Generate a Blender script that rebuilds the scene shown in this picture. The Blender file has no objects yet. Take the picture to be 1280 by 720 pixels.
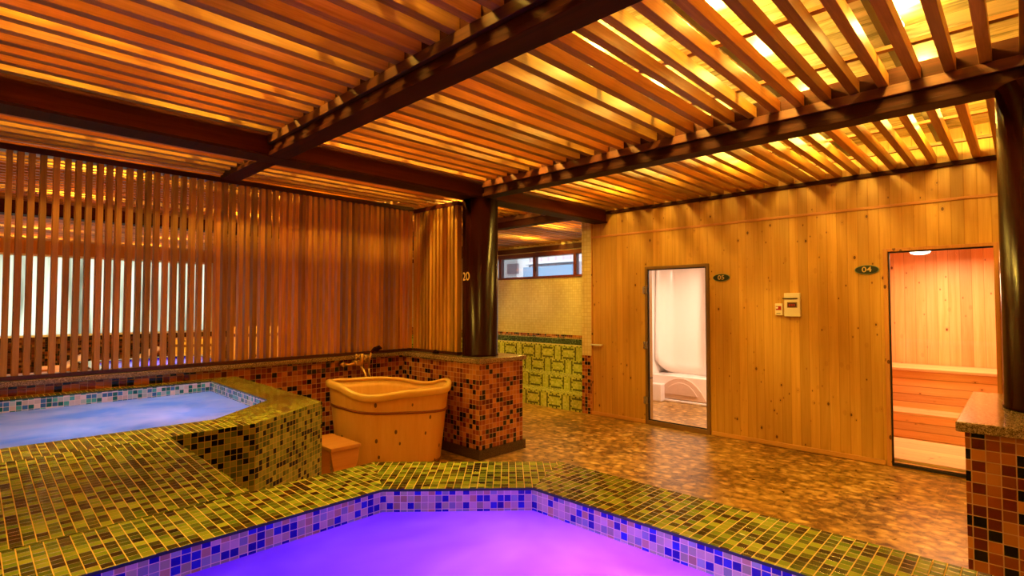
import bpy, bmesh, math, random
from mathutils import Vector, Matrix
random.seed(7)
C = bpy.context.scene
COL = C.collection
PI = math.pi

# ------------------------------------------------------------------ helpers
class MB:
    """collects faces with metre UVs, links them as one mesh object"""
    def __init__(s): s.v = []; s.f = []; s.uv = []; s.m = []; s.sm = []
    def face(s, pts, uvs=None, mi=0, smooth=False):
        n = len(s.v); s.v += [tuple(p) for p in pts]
        s.f.append(tuple(range(n, n + len(pts))))
        if uvs is None:
            a, b, c = Vector(pts[0]), Vector(pts[1]), Vector(pts[2])
            nn = (b - a).cross(c - a); k = max(range(3), key=lambda i: abs(nn[i]))
            ax = [(1, 2), (0, 2), (0, 1)][k]
            uvs = [(p[ax[0]], p[ax[1]]) for p in pts]
        s.uv.append(uvs); s.m.append(mi); s.sm.append(smooth)
    def box(s, x0, x1, y0, y1, z0, z1, mi=0):
        x0, x1 = min(x0, x1), max(x0, x1); y0, y1 = min(y0, y1), max(y0, y1); z0, z1 = min(z0, z1), max(z0, z1)
        a = [(x0,y0,z0),(x1,y0,z0),(x1,y1,z0),(x0,y1,z0),(x0,y0,z1),(x1,y0,z1),(x1,y1,z1),(x0,y1,z1)]
        for q in ((0,3,2,1),(4,5,6,7),(0,1,5,4),(1,2,6,5),(2,3,7,6),(3,0,4,7)):
            s.face([a[i] for i in q], None, mi)
        return s
    def prism(s, pts, z0, z1, mi=0, top=True, bot=True):
        n = len(pts); L = 0
        for i in range(n):
            p, q = pts[i], pts[(i+1) % n]; d = math.hypot(q[0]-p[0], q[1]-p[1])
            s.face([(p[0],p[1],z0),(q[0],q[1],z0),(q[0],q[1],z1),(p[0],p[1],z1)], [(L,z0),(L+d,z0),(L+d,z1),(L,z1)], mi); L += d
        if top: s.face([(p[0],p[1],z1) for p in pts], None, mi)
        if bot: s.face([(p[0],p[1],z0) for p in reversed(pts)], None, mi)
        return s
    def ring(s, rings, mi=0, closed=True, cap0=True, cap1=True, smooth=True):
        n = len(rings[0])
        for k in range(len(rings)-1):
            a, b = rings[k], rings[k+1]
            for i in range(n if closed else n-1):
                j = (i+1) % n
                s.face([a[i], a[j], b[j], b[i]], [(i/n, k), ((i+1)/n, k), ((i+1)/n, k+1), (i/n, k+1)], mi, smooth)
        if cap0: s.face(list(reversed(rings[0])), None, mi)
        if cap1: s.face(rings[-1], None, mi)
        return s
    def tube(s, pts, r, n=12, mi=0):
        rings = []; P = [Vector(p) for p in pts]; ref = None
        for i, p in enumerate(P):
            t = (P[min(i+1, len(P)-1)] - P[max(i-1, 0)]).normalized()
            if ref is None: ref = Vector((0,0,1)) if abs(t.z) < .9 else Vector((1,0,0))
            u = t.cross(ref).normalized(); w = u.cross(t).normalized(); ref = w
            rr = r[i] if isinstance(r, (list, tuple)) else r
            rings.append([tuple(p + u*math.cos(2*PI*k/n)*rr + w*math.sin(2*PI*k/n)*rr) for k in range(n)])
        return s.ring(rings, mi)
    def lathe(s, cx, cy, prof, n=32, mi=0):
        return s.ring([[(cx+r*math.cos(2*PI*k/n), cy+r*math.sin(2*PI*k/n), z) for k in range(n)] for r, z in prof], mi)
    def build(s, name, mats, parent=None, weld=False, bevel=0):
        me = bpy.data.meshes.new(name); me.from_pydata(s.v, [], s.f)
        ul = me.uv_layers.new(name='UVMap'); i = 0
        for poly, uv in zip(me.polygons, s.uv):
            for k, li in enumerate(poly.loop_indices): ul.data[li].uv = uv[k]
        for poly, mi, sm in zip(me.polygons, s.m, s.sm): poly.material_index = mi; poly.use_smooth = sm
        if not isinstance(mats, (list, tuple)): mats = [mats]
        for m in mats: me.materials.append(m)
        bm = bmesh.new(); bm.from_mesh(me)
        bmesh.ops.remove_doubles(bm, verts=bm.verts, dist=1e-5)
        bmesh.ops.recalc_face_normals(bm, faces=bm.faces)
        bm.to_mesh(me); bm.free()
        o = bpy.data.objects.new(name, me); COL.objects.link(o)
        if parent is not None: o.parent = parent
        if bevel:
            b = o.modifiers.new('bevel', 'BEVEL'); b.width = bevel; b.segments = 2; b.limit_method = 'ANGLE'
        return o

def thing(name, label, cat, loc=(0,0,0), group=None):
    o = bpy.data.objects.new(name, None); COL.objects.link(o); o.location = loc
    o.empty_display_size = .1
    o['label'] = label; o['category'] = cat
    if group: o['group'] = group
    return o
def tag(o, label, cat, group=None):
    o['label'] = label; o['category'] = cat
    if group: o['group'] = group
    return o
def struct(o, label=None, cat=None):
    o['kind'] = 'structure'
    if label: o['label'] = label
    if cat: o['category'] = cat
    return o

# ------------------------------------------------------------------ node helpers
class NT:
    def __init__(s, name):
        s.mat = bpy.data.materials.new(name); s.mat.use_nodes = True
        s.t = s.mat.node_tree; s.t.nodes.clear()
        s.out = s.n('ShaderNodeOutputMaterial')
    def n(s, typ, **kw):
        x = s.t.nodes.new(typ)
        for k, v in kw.items(): setattr(x, k, v)
        return x
    def l(s, a, b): s.t.links.new(a, b)
    def put(s, sock, v):
        if isinstance(v, bpy.types.NodeSocket): s.l(v, sock)
        else: sock.default_value = v
    def math(s, op, a, b=0.0, c=0.0):
        x = s.n('ShaderNodeMath', operation=op); s.put(x.inputs[0], a); s.put(x.inputs[1], b); s.put(x.inputs[2], c); return x.outputs[0]
    def vmath(s, op, a, b=(0,0,0)):
        x = s.n('ShaderNodeVectorMath', operation=op); s.put(x.inputs[0], a); s.put(x.inputs[1], b); return x.outputs[0]
    def mix(s, f, a, b, blend='MIX'):
        x = s.n('ShaderNodeMix', data_type='RGBA', blend_type=blend)
        s.put(x.inputs[0], f); s.put(x.inputs[6], a); s.put(x.inputs[7], b); return x.outputs[2]
    def ramp(s, f, stops, const=False):
        x = s.n('ShaderNodeValToRGB'); r = x.color_ramp
        if const: r.interpolation = 'CONSTANT'
        while len(r.elements) > 1: r.elements.remove(r.elements[-1])
        r.elements[0].position = stops[0][0]; r.elements[0].color = (*stops[0][1], 1)
        for p, c in stops[1:]:
            e = r.elements.new(p); e.color = (*c, 1)
        s.put(x.inputs[0], f); return x.outputs[0]
    def noise(s, vec, scale=5, detail=3, rough=.5, dist=0):
        x = s.n('ShaderNodeTexNoise'); s.put(x.inputs['Vector'], vec)
        x.inputs['Scale'].default_value = scale; x.inputs['Detail'].default_value = detail
        x.inputs['Roughness'].default_value = rough; x.inputs['Distortion'].default_value = dist
        return x.outputs['Fac']
    def mapping(s, vec, scale=(1,1,1), loc=(0,0,0), rot=(0,0,0)):
        x = s.n('ShaderNodeMapping'); s.put(x.inputs[0], vec)
        x.inputs[1].default_value = loc; x.inputs[2].default_value = rot; x.inputs[3].default_value = scale; return x.outputs[0]
    def coord(s, k='Object'): return s.n('ShaderNodeTexCoord').outputs[k]
    def pos(s): return s.n('ShaderNodeNewGeometry').outputs['Position']
    def bsdf(s, col, rough=.5, metal=0, spec=.5, bump=None, bstr=.3, bdist=.01, **kw):
        b = s.n('ShaderNodeBsdfPrincipled'); s.put(b.inputs['Base Color'], col); s.put(b.inputs['Roughness'], rough)
        b.inputs['Metallic'].default_value = metal; b.inputs['Specular IOR Level'].default_value = spec
        if bump is not None:
            x = s.n('ShaderNodeBump'); x.inputs['Strength'].default_value = bstr; x.inputs['Distance'].default_value = bdist
            s.put(x.inputs['Height'], bump); s.l(x.outputs[0], b.inputs['Normal'])
        for k, v in kw.items(): b.inputs[k].default_value = v
        s.l(b.outputs[0], s.out.inputs[0]); return b
def rgb(h):  # sRGB hex to linear
    h = h.lstrip('#'); r = []
    for i in (0, 2, 4):
        c = int(h[i:i+2], 16)/255; r.append(c/12.92 if c <= .04045 else ((c+.055)/1.055)**2.4)
    return tuple(r)
def c4(h): return (*rgb(h), 1)

def plain(name, h, rough=.5, metal=0, spec=.5, **kw):
    t = NT(name); n = t.noise(t.coord(), 30, 2)
    col = t.mix(t.math('MULTIPLY', n, .25), c4(h), tuple(x*.75 for x in rgb(h)) + (1,))
    t.bsdf(col, rough, metal, spec, **kw); return t.mat

def mosaic(name, pitch, palette, grout, gw=.055, rough=.16, streak=0.0, gy=None, var=.35, spec=.5, off=(0.013, 0.011), bump=.35):
    t = NT(name); uv = t.coord('UV')
    m = t.mapping(uv, scale=(1/pitch, 1/pitch, 0), loc=(off[0]/pitch, off[1]/pitch, 0))
    fl = t.vmath('FLOOR', m); fr = t.vmath('FRACTION', m)
    w = t.n('ShaderNodeTexWhiteNoise', noise_dimensions='2D'); t.l(fl, w.inputs['Vector'])
    col = t.ramp(w.outputs[0], palette, True)
    w2 = t.n('ShaderNodeTexWhiteNoise', noise_dimensions='2D'); t.l(t.vmath('ADD', fl, (31.7, 11.3, 0)), w2.inputs['Vector'])
    hv = t.math('MULTIPLY_ADD', w2.outputs[0], var, 1-var/2)
    hs = t.n('ShaderNodeHueSaturation'); t.l(hv, hs.inputs['Value']); t.l(col, hs.inputs['Color']); col = hs.outputs[0]
    if streak:
        st = t.noise(t.mapping(uv, scale=(14, 110, 1)), 1, 2)
        col = t.mix(t.math('MULTIPLY', st, streak), col, (.01, .012, .004, 1))
    s = t.n('ShaderNodeSeparateXYZ'); t.l(fr, s.inputs[0])
    dx = t.math('ABSOLUTE', t.math('SUBTRACT', s.outputs[0], .5)); dy = t.math('ABSOLUTE', t.math('SUBTRACT', s.outputs[1], .5))
    d = t.math('MAXIMUM', dx, dy); g = t.math('MAXIMUM', t.math('GREATER_THAN', dx, .5-gw), t.math('GREATER_THAN', dy, .5-(gw if gy is None else gy)))
    col = t.mix(g, col, c4(grout))
    rr = t.math('MULTIPLY_ADD', g, .6, rough)
    hgt = t.math('MINIMUM', t.math('MULTIPLY', t.math('SUBTRACT', .5, d), 8), 1)
    t.bsdf(col, rr, spec=spec, bump=hgt, bstr=bump, bdist=.0015); return t.mat

def wood(name, c1, c2, axis=0, fine=1.0, rough=.5, var=.35, spec=.35, knots=0, dark=None):
    t = NT(name); oi = t.n('ShaderNodeObjectInfo'); co = t.coord('Object')
    sh = t.vmath('MULTIPLY', oi.outputs['Random'], (37, 53, 71)); p = t.vmath('ADD', co, sh)
    sc = [28*fine]*3; sc[axis] = 1.6*fine
    n = t.noise(t.mapping(p, scale=tuple(sc)), 1, 5, .6, .6)
    sc2 = [150*fine]*3; sc2[axis] = 5*fine
    n2 = t.noise(t.mapping(p, scale=tuple(sc2)), 1, 2)
    f = t.math('ADD', t.math('MULTIPLY', n, .8), t.math('MULTIPLY', n2, .25))
    col = t.ramp(f, [(.25, rgb(c2)), (.8, rgb(c1))])
    hs = t.n('ShaderNodeHueSaturation'); t.l(t.math('MULTIPLY_ADD', oi.outputs['Random'], var*2, 1-var), hs.inputs['Value'])
    t.l(t.math('MULTIPLY_ADD', t.math('FRACT', t.math('MULTIPLY', oi.outputs['Random'], 7.3)), .014, .493), hs.inputs['Hue'])
    t.l(col, hs.inputs['Color']); col = hs.outputs[0]
    if knots:
        sk = [15.]*3; sk[axis] = 9
        v = t.n('ShaderNodeTexVoronoi'); t.l(t.mapping(p, scale=tuple(sk)), v.inputs['Vector']); v.inputs['Scale'].default_value = 1
        w = t.n('ShaderNodeTexWhiteNoise'); t.l(v.outputs['Position'], w.inputs['Vector'])
        k = t.math('LESS_THAN', v.outputs['Distance'], t.math('MULTIPLY', t.math('GREATER_THAN', w.outputs[0], 1-knots), .19))
        col = t.mix(t.math('MULTIPLY', k, .85), col, c4('#4a1c06'))
    t.bsdf(col, rough, spec=spec, bump=f, bstr=.12, bdist=.002); return t.mat

def boards(name, c1, c2, gc, along=2, across=1, width=.088, knots=.5, rough=.45, spec=.4, var=.3, groove=.035, gmix=.5):
    """tongue and groove boards, object coordinates"""
    t = NT(name); co = t.coord('Object'); s = t.n('ShaderNodeSeparateXYZ'); t.l(co, s.inputs[0])
    a = t.math('DIVIDE', s.outputs[across], width); fl = t.math('FLOOR', a); fr = t.math('FRACT', a)
    w = t.n('ShaderNodeTexWhiteNoise', noise_dimensions='1D'); t.l(fl, w.inputs['W'])
    p = t.vmath('ADD', co, t.vmath('MULTIPLY', w.outputs['Color'], (0, 0, 9)) if along == 2 else t.vmath('MULTIPLY', w.outputs['Color'], (9, 9, 0)))
    sc = [22.]*3; sc[along] = 1.1
    n = t.noise(t.mapping(p, scale=tuple(sc)), 1, 5, .6, .5)
    sc2 = [120.]*3; sc2[along] = 3
    n2 = t.noise(t.mapping(p, scale=tuple(sc2)), 1, 2)
    f = t.math('ADD', t.math('MULTIPLY', n, .75), t.math('MULTIPLY', n2, .25))
    col = t.ramp(f, [(.32, rgb(c2)), (.7, rgb(c1))])
    hs = t.n('ShaderNodeHueSaturation'); t.l(t.math('MULTIPLY_ADD', w.outputs[0], var, 1-var/2), hs.inputs['Value']); t.l(col, hs.inputs['Color']); col = hs.outputs[0]
    if knots:
        for kscale, rad, pr in ((8., .085, knots), (15., .08, knots*.6)):
            sk = [0.]*3; sk[along] = kscale*.62; sk[across] = kscale
            v = t.n('ShaderNodeTexVoronoi'); t.l(t.mapping(co, scale=tuple(sk), loc=(kscale, 3, 1)), v.inputs['Vector']); v.inputs['Scale'].default_value = 1
            ww = t.n('ShaderNodeTexWhiteNoise'); t.l(v.outputs['Position'], ww.inputs['Vector'])
            on = t.math('GREATER_THAN', ww.outputs[0], 1-pr)
            halo = t.math('MULTIPLY', t.math('LESS_THAN', v.outputs['Distance'], rad*2.0), on)
            k = t.math('MULTIPLY', t.math('LESS_THAN', v.outputs['Distance'], rad), on)
            col = t.mix(t.math('MULTIPLY', halo, .18), col, c4('#8a4512'))
            col = t.mix(t.math('MULTIPLY', k, .88), col, c4('#4a1a06'))
    g = t.math('MAXIMUM', t.math('LESS_THAN', fr, groove), t.math('GREATER_THAN', fr, 1-groove))
    col = t.mix(t.math('MULTIPLY', g, gmix), col, c4(gc))
    h = t.math('MINIMUM', t.math('MULTIPLY', t.math('MINIMUM', fr, t.math('SUBTRACT', 1, fr)), 12), 1)
    t.bsdf(col, rough, spec=spec, bump=h, bstr=.5, bdist=.003); return t.mat

M = {}
M['slat'] = wood('slat_wood', '#d49c48', '#8a5420', 0, 1, .42, .32, .4)
M['slat_z'] = wood('screen_wood', '#e6ac4c', '#a86e1e', 2, 1, .45, .38, .4)
M['batten'] = wood('batten_wood', '#b07840', '#70401c', 1, 1, .5)
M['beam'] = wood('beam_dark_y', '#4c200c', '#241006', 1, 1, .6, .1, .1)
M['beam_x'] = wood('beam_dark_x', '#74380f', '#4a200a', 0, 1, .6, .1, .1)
M['ledger'] = wood('ledger_wood', '#6e3c18', '#42200c', 1, 1, .5, .2)
M['rail'] = wood('rail_redbrown', '#5c2410', '#36120a', 0, 1, .35, .1, .5)
M['steel'] = plain('steel_purlin', '#4a4438', .45, .6)
M['pine'] = boards('pine_boards', '#d3a04a', '#b98430', '#9a5a20', 2, 1, .088, .85, gmix=.38)
M['pine_back'] = boards('pine_boards_sauna', '#eec08a', '#dd9f60', '#b0703a', 2, 1, .105, .6, gmix=.35)
M['pine_side'] = boards('pine_boards_side', '#eec08a', '#dd9f60', '#a0602a', 2, 0, .105, .4)
M['pine_room'] = boards('pine_boards_room', '#d29a5a', '#b87a3c', '#8a4a1a', 2, 0, .09, .3)
M['pine_h'] = boards('pine_bench', '#f0c28c', '#dc9c5c', '#7a3c14', 1, 2, .087, .5, groove=.06)
M['pine_seat'] = boards('pine_seat', '#f3cd9c', '#e2ab70', '#a0602a', 1, 0, .12, .3, groove=.03)
M['pine_floor'] = boards('pine_floor', '#f5dcae', '#ecc890', '#b98a50', 1, 0, .13, .3, groove=.015)
M['pine_trim'] = wood('pine_trim', '#d89c58', '#bd7c3a', 1, 1, .45, .05)
M['pine_trim_z'] = wood('pine_trim_vertical', '#cf9350', '#b07236', 2, 1, .45, .05, knots=.3)
M['tub'] = wood('tub_pine', '#f8cc78', '#eab458', 2, .7, .3, .04, .5, knots=.3)
M['tub_rim'] = wood('tub_rim_pine', '#ffd888', '#f8c868', 0, .6, .25, .04, .5)
M['hoop'] = wood('tub_hoop', '#9c5a22', '#7a4016', 0, 1, .35, .04, .5)
M['stool'] = wood('stool_pine', '#e8ac60', '#cf8c44', 0, .8, .45, .04)
M['column'] = plain('column_lacquer', '#230807', .22, 0, .07)
M['aluminium'] = plain('bronze_aluminium', '#8a6a48', .35, .5)
M['seal'] = plain('black_seal', '#1a1210', .5)
M['chrome'] = plain('chrome', '#c9c6c0', .2, .9)
M['brass'] = plain('brass', '#e8b868', .25, .6)
M['sign'] = plain('sign_black', '#14201c', .3)
M['sign_rim'] = plain('sign_rim', '#7d8c6a', .35, .4)
M['gold'] = plain('gold_letters', '#d8b46a', .35, .3)
M['plastic'] = plain('cream_plastic', '#e9d8c4', .4)
M['dark_plastic'] = plain('dark_plastic', '#3a1a12', .4)
M['red_led'] = plain('red_button', '#a01c10', .3)
M['white_knob'] = plain('white_knob', '#ffffff', .3)
M['acrylic'] = plain('white_acrylic', '#f6ece2', .22, 0, .5)
M['acrylic_shaded'] = plain('shaded_acrylic', '#e2c4ae', .3)  # same white acrylic, with the arch's pinkish shade put into the colour
M['frame_red'] = plain('window_frame_red', '#6e2c18', .35)
M['green_inner'] = None

GR = '#c0a050'
green_pal = [(0, rgb('#14130a')), (.17, rgb('#2c340f')), (.30, rgb('#4c601a')), (.46, rgb('#6e7c26')), (.68, rgb('#82882c')), (.86, rgb('#3c4c14'))]
M['green'] = mosaic('green_mosaic', .0295, green_pal, '#c49c50', .045, .16, 0, gy=.016)
green_pal2 = [(0, rgb('#060705')), (.2, rgb('#4a5420')), (.36, rgb('#747a2c')), (.6, rgb('#8c8a38')), (.84, rgb('#5c6428'))]
M['green_face'] = mosaic('green_mosaic_face', .0305, green_pal2, '#b89a44', .05, .35, .0, spec=.12)
brown_pal = [(0, rgb('#0c0505')), (.17, rgb('#6a2412')), (.36, rgb('#94481e')), (.58, rgb('#b0662e')), (.8, rgb('#c27c3c'))]
M['brown'] = mosaic('brown_mosaic', .0485, brown_pal, '#c89a6a', .045, .14, 0)
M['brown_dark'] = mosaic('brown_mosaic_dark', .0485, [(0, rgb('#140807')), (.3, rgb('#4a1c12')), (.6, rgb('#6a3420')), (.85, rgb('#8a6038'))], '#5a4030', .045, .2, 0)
blue_pal = [(0, rgb('#0a14c8')), (.25, rgb('#1c2cf0')), (.38, rgb('#8f9ad8')), (.55, rgb('#c8b4d8')), (.74, rgb('#a8a8b4')), (.88, rgb('#b89898'))]
M['blue'] = mosaic('blue_mosaic', .0255, blue_pal, '#f0dcf0', .045, .12, 0)
teal_pal = [(0, rgb('#1a7078')), (.3, rgb('#50b0b8')), (.45, rgb('#d8d0e0')), (.7, rgb('#b0c8d8')), (.85, rgb('#3c78c0'))]
M['teal'] = mosaic('teal_mosaic', .031, teal_pal, '#e8e0f0', .045, .12, 0)
M['cream'] = mosaic('cream_mosaic', .052, [(0, rgb('#e4d29c')), (.5, rgb('#e8d8a4')), (.8, rgb('#dfcc94'))], '#c8b07a', .06, .2, 0, bump=.1, var=.06)
M['lip'] = plain('coping_lip', '#0c2a30', .3)

def granite():
    t = NT('granite'); p = t.pos()
    n = t.noise(p, 260, 2, .7); n2 = t.noise(p, 90, 3, .6)
    col = t.ramp(t.math('ADD', t.math('MULTIPLY', n, .6), t.math('MULTIPLY', n2, .4)), [(.36, rgb('#2c2018')), (.47, rgb('#7a6248')), (.56, rgb('#b49a78')), (.66, rgb('#d8c4a4'))])
    t.bsdf(col, .12, spec=.5); return t.mat
M['granite'] = granite()
def granite_dark():
    t = NT('granite_plinth'); n = t.noise(t.pos(), 220, 2, .7)
    t.bsdf(t.ramp(n, [(.35, rgb('#1c1410')), (.6, rgb('#5a4634')), (.75, rgb('#8a7458'))]), .2); return t.mat
M['plinth'] = granite_dark()

def floor_mat():
    t = NT('floor_tile'); p = t.pos()
    nz = t.n('ShaderNodeTexNoise'); t.l(p, nz.inputs['Vector']); nz.inputs['Scale'].default_value = 9; nz.inputs['Detail'].default_value = 2
    q = t.vmath('ADD', p, t.vmath('MULTIPLY', t.vmath('SUBTRACT', nz.outputs['Color'], (.5, .5, .5)), (.07, .07, 0)))
    def pebbles(scale, rot):
        v = t.n('ShaderNodeTexVoronoi', feature='F1'); t.l(t.mapping(q, scale=scale, rot=(0, 0, rot)), v.inputs['Vector']); v.inputs['Scale'].default_value = 1
        w = t.n('ShaderNodeTexWhiteNoise'); t.l(v.outputs['Position'], w.inputs['Vector']); return v.outputs['Distance'], w.outputs[0]
    d1, w1 = pebbles((17, 12, 0), .5); d2, w2 = pebbles((24, 30, 0), 1.3)
    soft = t.math('SUBTRACT', 1, t.math('MULTIPLY', d1, 1.3))
    big = t.noise(p, 1.6, 2); mid = t.noise(q, 14, 3, .6)
    f = t.math('ADD', t.math('MULTIPLY', t.math('MULTIPLY', w1, soft), .55), t.math('MULTIPLY', w2, .14))
    f = t.math('ADD', f, t.math('MULTIPLY', big, .30)); f = t.math('ADD', f, t.math('MULTIPLY', t.math('SUBTRACT', mid, .5), .55))
    col = t.ramp(f, [(.14, rgb('#5c3e18')), (.32, rgb('#a0783c')), (.48, rgb('#c49a56')), (.8, rgb('#e4c688'))])
    s = t.n('ShaderNodeSeparateXYZ'); t.l(p, s.inputs[0]); g = None
    for k in (0, 1):
        e = t.math('LESS_THAN', t.math('FRACT', t.math('DIVIDE', t.math('ADD', s.outputs[k], 10.03), .42)), .011)
        g = e if g is None else t.math('MAXIMUM', g, e)
    col = t.mix(t.math('MULTIPLY', g, .5), col, c4('#a88a58'))
    t.bsdf(col, t.math('MULTIPLY_ADD', mid, .25, .2), spec=.45, bump=f, bstr=.15, bdist=.004)
    return t.mat
M['floor'] = floor_mat()

def deck_mat():
    t = NT('weathered_deck'); p = t.pos(); s = t.n('ShaderNodeSeparateXYZ'); t.l(p, s.inputs[0])
    a = t.math('DIVIDE', s.outputs[0], .19); fl = t.math('FLOOR', a); fr = t.math('FRACT', a)
    w = t.n('ShaderNodeTexWhiteNoise', noise_dimensions='1D'); t.l(fl, w.inputs['W'])
    n = t.noise(t.mapping(t.vmath('ADD', p, w.outputs['Color']), scale=(14, 2.5, 1)), 1, 5, .65, .8)
    col = t.ramp(n, [(.28, rgb('#54502e')), (.42, rgb('#a89a5c')), (.52, rgb('#d8c890')), (.7, rgb('#ecd8a0'))])
    hs = t.n('ShaderNodeHueSaturation'); t.l(t.math('MULTIPLY_ADD', w.outputs[0], .45, .7), hs.inputs['Value']); t.l(col, hs.inputs['Color'])
    g = t.math('LESS_THAN', fr, .02)
    t.bsdf(t.mix(t.math('MULTIPLY', g, .7), hs.outputs[0], c4('#3a2a14')), .6); return t.mat
M['deck'] = deck_mat()

def plaid():
    """green basket-weave blocks laid out of tiny tiles"""
    t = NT('green_plaid_mosaic'); uv = t.coord('UV'); S = .21
    m = t.mapping(uv, scale=(1/S, 1/S, 0)); fr = t.vmath('FRACTION', m); fl = t.vmath('FLOOR', m)
    s = t.n('ShaderNodeSeparateXYZ'); t.l(fl, s.inputs[0]); r = t.n('ShaderNodeSeparateXYZ'); t.l(fr, r.inputs[0])
    par = t.math('MODULO', t.math('ADD', t.math('ADD', s.outputs[0], s.outputs[1]), 200), 2)
    x = t.math('ABSOLUTE', t.math('SUBTRACT', r.outputs[0], .5)); y = t.math('ABSOLUTE', t.math('SUBTRACT', r.outputs[1], .5))
    # long axis / short axis swap with parity
    lng = t.math('ADD', t.math('MULTIPLY', x, par), t.math('MULTIPLY', y, t.math('SUBTRACT', 1, par)))
    sht = t.math('ADD', t.math('MULTIPLY', y, par), t.math('MULTIPLY', x, t.math('SUBTRACT', 1, par)))
    line = t.math('MULTIPLY', t.math('GREATER_THAN', sht, .27), t.math('LESS_THAN', sht, .40))
    end = t.math('MULTIPLY', t.math('GREATER_THAN', sht, .38), t.math('LESS_THAN', t.math('ABSOLUTE', t.math('SUBTRACT', lng, .17)), .06))
    dk = t.math('MAXIMUM', line, end)
    P = .0235; mm = t.mapping(uv, scale=(1/P, 1/P, 0)); w = t.n('ShaderNodeTexWhiteNoise', noise_dimensions='2D'); t.l(t.vmath('FLOOR', mm), w.inputs['Vector'])
    col = t.ramp(w.outputs[0], [(0, rgb('#a8b048')), (.4, rgb('#b8bc58')), (.7, rgb('#98a43c')), (.9, rgb('#c4c468'))], True)
    col = t.mix(t.math('MULTIPLY', dk, .9), col, c4('#222c0c'))
    f2 = t.n('ShaderNodeSeparateXYZ'); t.l(t.vmath('FRACTION', mm), f2.inputs[0])
    g = t.math('MAXIMUM', t.math('LESS_THAN', f2.outputs[0], .1), t.math('LESS_THAN', f2.outputs[1], .1))
    col = t.mix(t.math('MULTIPLY', g, .45), col, c4('#b8b070'))
    t.bsdf(col, .2); return t.mat
M['plaid'] = plaid()
M['plaid_top'] = mosaic('green_step_mosaic', .0235, [(0, rgb('#8a9a34')), (.4, rgb('#b0b048')), (.7, rgb('#9aa03c')), (.9, rgb('#c0b850'))], '#b8b070', .06, .2)
M['dark_green'] = mosaic('dark_green_mosaic', .0235, [(0, rgb('#26321a')), (.4, rgb('#46583a')), (.7, rgb('#344420')), (.9, rgb('#66784a'))], '#7a8060', .05, .2)

def water(name, c_glow, c2, scale=1.5, k=.75):
    t = NT(name); p = t.pos()
    n = t.noise(p, scale, 3, .5, .4)
    bump = t.noise(t.mapping(p, scale=(1,1,1)), 9, 2)
    col = t.ramp(n, [(.35, c_glow), (.65, c2)])
    tr = t.n('ShaderNodeBsdfTranslucent'); t.l(col, tr.inputs[0])
    df = t.n('ShaderNodeBsdfDiffuse'); t.l(col, df.inputs[0])
    m1 = t.n('ShaderNodeMixShader'); m1.inputs[0].default_value = 1-k; t.l(tr.outputs[0], m1.inputs[1]); t.l(df.outputs[0], m1.inputs[2])
    gl = t.n('ShaderNodeBsdfGlossy'); gl.inputs['Roughness'].default_value = .22
    b = t.n('ShaderNodeBump'); b.inputs['Strength'].default_value = .15; b.inputs['Distance'].default_value = .02; t.l(bump, b.inputs['Height'])
    t.l(b.outputs[0], gl.inputs['Normal'])
    fr = t.n('ShaderNodeFresnel'); fr.inputs[0].default_value = 1.33
    m2 = t.n('ShaderNodeMixShader'); t.l(fr.outputs[0], m2.inputs[0]); t.l(m1.outputs[0], m2.inputs[1]); t.l(gl.outputs[0], m2.inputs[2])
    t.l(m2.outputs[0], t.out.inputs[0]); return t.mat
M['water_lit_violet'] = water('milky_water_lit_violet', (.28, .07, .92), (.5, .22, .95), 1.8, .97)  # violet of the pool lamps tinted into the white milky water
M['water_pale'] = water('milky_water_pale', (.30, .5, .85), (.85, .78, .92), 3.0, .85)

def glass(name, rough=.0, tint=(1,1,1), tr=.93):
    t = NT(name)
    a = t.n('ShaderNodeBsdfTransparent'); a.inputs[0].default_value = (*tint, 1)
    g = t.n('ShaderNodeBsdfGlossy'); g.inputs['Roughness'].default_value = rough
    fr = t.n('ShaderNodeFresnel'); fr.inputs[0].default_value = 1.45
    m = t.n('ShaderNodeMixShader'); t.l(t.math('MULTIPLY', fr.outputs[0], .8), m.inputs[0]); t.l(a.outputs[0], m.inputs[1]); t.l(g.outputs[0], m.inputs[2])
    t.l(m.outputs[0], t.out.inputs[0]); return t.mat
M['glass'] = glass('clear_glass')
def frosted():
    t = NT('frosted_glass'); p = t.pos(); sx = t.n('ShaderNodeSeparateXYZ'); t.l(p, sx.inputs[0])
    n = t.noise(t.mapping(p, scale=(5, 1, .4)), 1, 3)
    col = t.ramp(n, [(.3, (.3, .29, .22)), (.5, (.8, .8, .66)), (.65, (1, 1, .88))])
    a = t.n('ShaderNodeBsdfTranslucent'); t.l(col, a.inputs[0])
    b = t.n('ShaderNodeBsdfTransparent'); t.l(col, b.inputs[0])
    m = t.n('ShaderNodeMixShader'); m.inputs[0].default_value = .3; t.l(a.outputs[0], m.inputs[1]); t.l(b.outputs[0], m.inputs[2])
    t.l(m.outputs[0], t.out.inputs[0]); return t.mat
M['frosted'] = frosted()
def emit(name, col, s):
    t = NT(name); e = t.n('ShaderNodeEmission'); e.inputs[0].default_value = (*col, 1); e.inputs[1].default_value = s
    t.l(e.outputs[0], t.out.inputs[0]); return t.mat
M['bulb'] = emit('lit_bulb', (1, .72, .3), 9)
M['lamp_white'] = emit('lit_sauna_lamp', (1, .85, .62), 8)
M['facade'] = boards('facade_cladding', '#faf0f4', '#f4dfe8', '#e0b8c8', 2, 1, .35, 0, groove=.12)
M['blue_panel'] = plain('blue_sheet', '#8fb4d8', .5)
M['grey_panel'] = plain('grey_opening', '#9a8c98', .5)
M['white_paint'] = plain('white_paint', '#f4f4f6', .5)

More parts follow.
